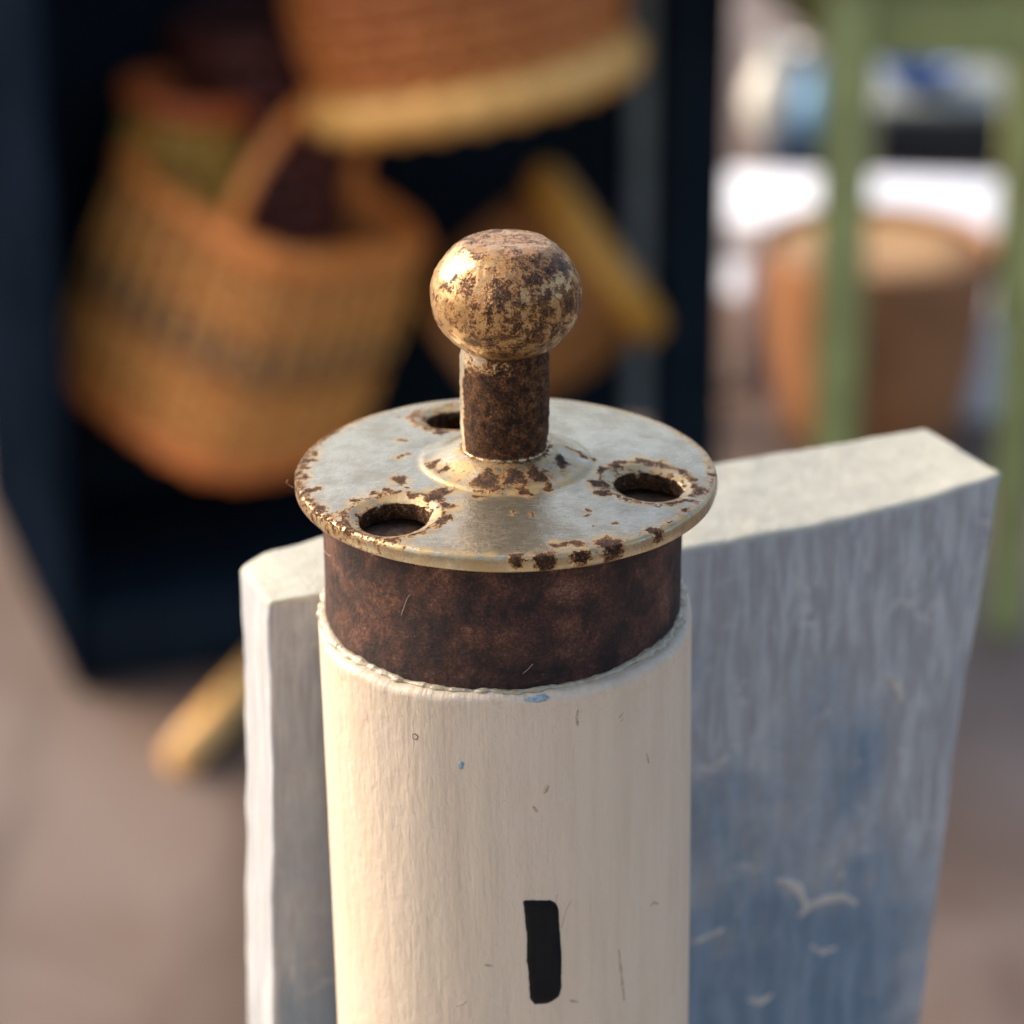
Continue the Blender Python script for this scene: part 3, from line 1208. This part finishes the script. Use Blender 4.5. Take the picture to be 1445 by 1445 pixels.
GULLS = [[([(41.3, -63.5), (43.1, -64.2), (44.5, -65.6), (45.3, -67.7)], 1.3), ([(44.5, -68.9), (45.7, -67.9), (47.8, -67.4), (50.1, -67.7), (52.0, -69.0)], 1.25)],
         [([(54.1, -40.2), (55.4, -41.3), (56.4, -42.9), (56.5, -44.4)], 1.5)],
         [([(30.5, -69.1), (33.0, -68.7), (35.0, -68.2)], .8)],
         [([(46.2, -73.1), (47.6, -74.4), (49.6, -74.2)], .8)],
         [([(38.2, -78.3), (40.0, -79.0), (41.5, -78.3)], .9)]]
for i, strokes in enumerate(GULLS):
    V, F = [], []
    for j, (pth, wd) in enumerate(strokes):
        vs, fs = stroke(pth, wd, bsurf, .025, 60 + i * 3 + j)
        o_ = len(V)
        V += vs
        F += [tuple(x + o_ for x in t) for t in fs]
    opart('painted_gull', V, F, MAT_GULL, board)

# ------------------------------------------------------------------ table the ornament stands on (below the frame)
tbl = empty('display_table', (0, -.16, -.95), 'brown wooden table carrying the cream lighthouse ornament', 'table')
from_py('tabletop', *xf(rbox((.70, .58, .025), .004), Matrix.Translation((0, 0, .7372))), MAT_TABLE, tbl)
for sx in (-1, 1):
    for sy in (-1, 1):
        from_py('leg', *xf(rbox((.04, .04, .7245), .003), Matrix.Translation((sx * .31, sy * .25, .36225))), MAT_TABLE, tbl)

# ------------------------------------------------------------------ black open cabinet
CY = radians(18)
cab = empty('black_cabinet', (-.328, 1.872, -.95), 'open black wooden cabinet full of hanging baskets', 'cabinet', rot=(0, 0, CY))
CW, CD, CH = .519, .24, .90


def cbox(name, x0, x1, y0, y1, z0, z1, mat=None, r=.003):
    return from_py(name, *xf(rbox((x1 - x0, y1 - y0, z1 - z0), r), Matrix.Translation(((x0 + x1) / 2, (y0 + y1) / 2, (z0 + z1) / 2))),
                   mat or MAT_CABINET, cab)


cbox('side_panel', .011, .02, 0, .40, .002, CH, MAT_SIDE)
cbox('front_post', .469, CW, 0, .035, .002, CH)
cbox('plinth_rail', .0205, .4685, .004, .026, .004, .062)
cbox('cabinet_floor', .0205, .5150, .027, CD - .021, .052, .066)
cbox('back_panel', .0205, .522, CD - .02, CD - .002, .004, CH - .03)
cbox('gap_light_strip', .5225, .556, CD - .02, CD - .003, .0665, CH - .03, MAT_GREY)  # added strip filling the gap; its grey imitates light coming through
cbox('cabinet_top', -.006, CW + .024, -.006, .406, CH + .0005, CH + .02)
v, f = tube([(.02, .15, .58), (.2, .15, .58), (.505, .15, .58)], .006, 10)
from_py('hanging_rail', v, f, MAT_CABINET, cab)
v, f = tube([(.02, .10, .72), (.2, .10, .72), (.505, .10, .72)], .006, 10)
from_py('hanging_rail', v, f, MAT_CABINET, cab)


# ------------------------------------------------------------------ baskets
def basket(loc, rot, label, r0, r1, h, rows, stakes, m_body, m_rim, m_base, handle=None, m_handle=None, rim_r=.008, m_stake=None, base_r=.006, m_band=None, bands=(), sq=2.0, a0=0.0):
    """origin at the middle of the mouth; the body goes down along -z; every woven row is a piece of its own"""
    t = empty('woven_basket', loc, label, 'basket', 'baskets hanging in the black cabinet', rot)
    n = stakes * 6

    def rad(z):
        q = -z / h
        return r0 + (r1 - r0) * q + .05 * r0 * sin(pi * q)
    pitch = h / rows

    def kk(a):
        return (abs(cos(a - a0)) ** sq + abs(sin(a - a0)) ** sq) ** (-1 / sq)
    for i in range(rows):
        z = -(i + .5) * pitch
        path = [((rad(z) * kk(a) + .0022 * cos(stakes / 2 * a + pi * (i % 2))) * cos(a), (rad(z) * kk(a) + .0022 * cos(stakes / 2 * a + pi * (i % 2))) * sin(a), z)
                for a in [2 * pi * k / n for k in range(n)]]
        v, f = tube(path, pitch * .5, 6, True, (.45, .98))
        from_py('woven_row', v, f, m_band if i in bands else m_body, t)
    V, F = [], []
    for k in range(stakes):
        a = 2 * pi * (k + .0) / stakes
        path = [(rad(z) * kk(a) * cos(a), rad(z) * kk(a) * sin(a), z) for z in [-h * q / 8 for q in range(9)]]
        v, f = tube([(p[0] * 1.02, p[1] * 1.02, p[2]) for p in path], .0034, 5)
        o_ = len(V)
        V += v
        F += [tuple(x + o_ for x in p) for p in f]
    from_py('stakes', V, F, m_stake or m_body, t)
    path = [(rad(0) * kk(a) * cos(a), rad(0) * kk(a) * sin(a), .002) for a in [2 * pi * k / 96 for k in range(96)]]
    v, f = tube(path, [rim_r * (1 + .12 * sin(k * 2 * pi / 96 * 24)) for k in range(96)], 10, True)
    from_py('rim', v, f, m_rim, t)
    path = [(rad(-h) * kk(a) * cos(a), rad(-h) * kk(a) * sin(a), -h) for a in [2 * pi * k / 96 for k in range(96)]]
    v, f = tube(path, [base_r * (1 + .12 * sin(k * 2 * pi / 96 * 24)) for k in range(96)], 10, True)
    from_py('base_ring', v, f, m_base, t)
    v, f = lathe([(.001, -h + .003), (rad(-h), -h + .003)], 64, lambda p, a: Vector((p.x * kk(a), p.y * kk(a), p.z)))
    from_py('base', v, f, m_body, t)
    if handle:
        pa, pb, hh, hr = handle
        pth = []
        for k in range(33):
            a = pi * k / 32
            q = .5 - .5 * cos(a)
            pth.append((pa[0] + (pb[0] - pa[0]) * q, pa[1] + (pb[1] - pa[1]) * q, hh * sin(a) ** .8))
        v, f = tube(pth, hr, 8, False, (1.0, 1.0))
        from_py('handle', v, f, m_handle or m_rim, t)
    return t


basket((-.170, 1.985, -.607), (radians(3), radians(19), radians(0)),
       'honey-coloured squarish woven basket with an orange rim, lowest and largest in the cabinet', .092, .093, .165, 16, 30,
       MAT_CANE, MAT_CANE_RIM, MAT_CANE_RIM, ((-.025, -.092), (.055, .075), .10, .0065), MAT_CANE_RIM, .0105, MAT_PALE, .011, MAT_CANE_DARK, (6, 7, 8), 4.0, radians(-128))
basket((-.232, 2.035, -.545), (0, radians(9), radians(12)),
       'small olive basket with a red rim, behind the big honey-coloured one', .042, .046, .13, 9, 16,
       MAT_OLIVE, MAT_REDCANE, MAT_OLIVE, None, None, .011)
basket((-.188, 2.075, -.50), (0, radians(-6), 0),
       'dark red-brown basket half hidden at the back between the olive and the pale-footed ones', .056, .052, .15, 9, 18,
       MAT_DKRED, MAT_DKRED, MAT_DKRED, None, None, .009)
basket((-.052, 1.975, -.362), (radians(-6), radians(-11), 0),
       'red-brown basket with a pale foot ring, highest in the cabinet, above the rusty knob', .112, .106, .150, 10, 28,
       MAT_BROWN, MAT_BROWN, MAT_PALE, ((-.11, 0), (.11, 0), .12, .006), MAT_BROWN, .009, None, .0165)
basket((.068, 2.06, -.672), (0, radians(55), radians(10)),
       'brown basket with a golden rim tipped on its side behind the rusty knob', .066, .058, .125, 9, 20,
       MAT_DKBROWN, MAT_GOLD, MAT_DKBROWN, None, None, .014)

# ------------------------------------------------------------------ wooden stick on the floor
A0, A1 = Vector((-.228, 1.745, -.936)), Vector((-.140, 2.02, -.936))
stk = from_py('wooden_stick', *tube([A0.lerp(A1, q / 6) - A0 for q in range(7)], .0135, 12), MAT_STICK)
stk.location = A0
tag(stk, 'pale tan wooden stick lying on the floor beside the black cabinet', 'stick')

# ------------------------------------------------------------------ green stand
gs = empty('green_stand', (.31, 2.05, -.95), 'green painted wooden stand in front of the brown pot', 'stand')


def gpart(name, p0, p1, w0, w1, parent=gs, deep=None):
    """square bar between two points (world)"""
    o0 = Vector(gs.location)
    a, b = Vector(p0) - o0, Vector(p1) - o0
    d = b - a
    L = d.length
    q = d.to_track_quat('Z', 'Y').to_matrix().to_4x4()
    vf = rbox((w0, deep or w0, L), .003, 2, lambda c: Vector((c.x * (1 + (w1 / w0 - 1) * (c.z / L + .5)), c.y * (1 + (w1 / w0 - 1) * (c.z / L + .5)), c.z)))
    return from_py(name, *xf(vf, Matrix.Translation((a + b) / 2) @ q), MAT_GREEN, parent)


gpart('leg', (.246, 1.965, -.949), (.241, 1.945, -.43), .027, .036)
gpart('leg', (.384, 1.985, -.949), (.374, 1.95, -.43), .025, .03)
gpart('leg', (.155, 2.42, -.949), (.160, 2.40, -.43), .025, .03)
gpart('leg', (.445, 2.44, -.949), (.44, 2.42, -.43), .025, .03)
gpart('rail', (.257, 1.948, -.460), (.362, 1.952, -.464), .024, .024, deep=.056)
gpart('rail', (.233, 1.965, -.458), (.166, 2.385, -.462), .024, .024, deep=.056)
gpart('rail', (.38, 1.968, -.458), (.436, 2.40, -.462), .024, .024, deep=.056)
gpart('rail', (.175, 2.40, -.46), (.426, 2.42, -.46), .024, .024, deep=.056)
v, f = rbox((.27, .52, .02), .004)
from_py('stand_top', *xf((v, f), Matrix.Translation((-.01, .125, .531))), MAT_GREEN, gs)

# ------------------------------------------------------------------ brown pot
pot = empty('clay_pot', (.322, 2.40, -.95), 'round brown clay pot with a tan top behind the green stand leg', 'pot')
v, f = lathe([(.02, .002), (.070, .002), (.078, .01), (.090, .06), (.097, .11), (.101, .150), (.102, .165), (.1025, .174), (.101, .178), (.098, .179), (.096, .172)], 96)
from_py('pot_body', v, f, MAT_TERRA, pot)
v, f = lathe([(.001, .169), (.05, .1695), (.094, .168), (.0955, .163)], 96, lambda p, a: p + Vector((0, 0, .002 * n3(p, 40))))
from_py('pot_top', v, f, MAT_TAN, pot)

# ------------------------------------------------------------------ white bench behind the pot
wb = empty('white_bench', (.34, 2.68, -.95), 'low white bench behind the brown pot', 'bench', rot=(0, 0, radians(-6)))
from_py('bench_top', *xf(rbox((.30, .17, .03), .005), Matrix.Translation((0, 0, .110))), MAT_WHITE, wb)
from_py('end_panel', *xf(rbox((.045, .27, .09), .004), Matrix.Translation((-.127, -.055, .0455))), MAT_WHITE, wb)
from_py('end_panel', *xf(rbox((.045, .33, .09), .004), Matrix.Translation((.118, -.085, .0455))), MAT_WHITE, wb)

# ------------------------------------------------------------------ things farther back
tray = empty('black_tray', (.545, 3.28, -.95), 'flat black tray with a grey lid behind the white bench', 'tray')
from_py('tray_body', *xf(rbox((.27, .20, .06), .005), Matrix.Translation((0, 0, .031))), MAT_BLACKTRAY, tray)
from_py('lid', *xf(rbox((.275, .205, .012), .004), Matrix.Translation((0, 0, .0678))), MAT_LID, tray)
bowl, bf2 = lathe([(.01, .001), (.03, .001), (.036, .006), (.055, .028), (.066, .046), (.064, .047), (.052, .030), (.032, .010), (.005, .008)], 64)
bowl = [p * .72 for p in bowl]
bo = from_py('blue_bowl', bowl, bf2, MAT_BLUEBOWL)
bo.location = (.462, 3.235, -.8758)
tag(bo, 'deep blue bowl standing on the grey lid of the black tray', 'bowl')
box = from_py('navy_box', *xf(rbox((.075, .07, .045), .004), Matrix.Translation((0, 0, .023))), MAT_NAVY)
box.location = (.325, 3.17, -.95)
tag(box, 'dark navy box on the floor under the blue jug', 'box')


def jug(name, loc, mat, s, label):
    t = empty(name, loc, label, 'jug')
    v, f = lathe([(.005, .001), (.026, .001), (.03, .006), (.043, .03), (.046, .05), (.04, .075), (.028, .092), (.026, .104), (.031, .118), (.028, .118), (.023, .103), (.024, .09), (.02, .07)], 64)
    from_py('jug_body', [p * s for p in v], f, mat, t)
    v, f = tube([Vector((.029 + .027 * sin(pi * k / 12), 0, .108 - .055 * k / 12)) * s for k in range(13)], .005 * s, 8)
    from_py('handle', v, f, mat, t)
    return t


jug('blue_jug', (.344, 3.17, -.9043), MAT_BLUEJUG, .58, 'light blue jug standing on the dark navy box')
jug('cream_jug', (.312, 3.30, -.95), MAT_CREAMJUG, .92, 'cream jug on the floor beside the black cabinet post')
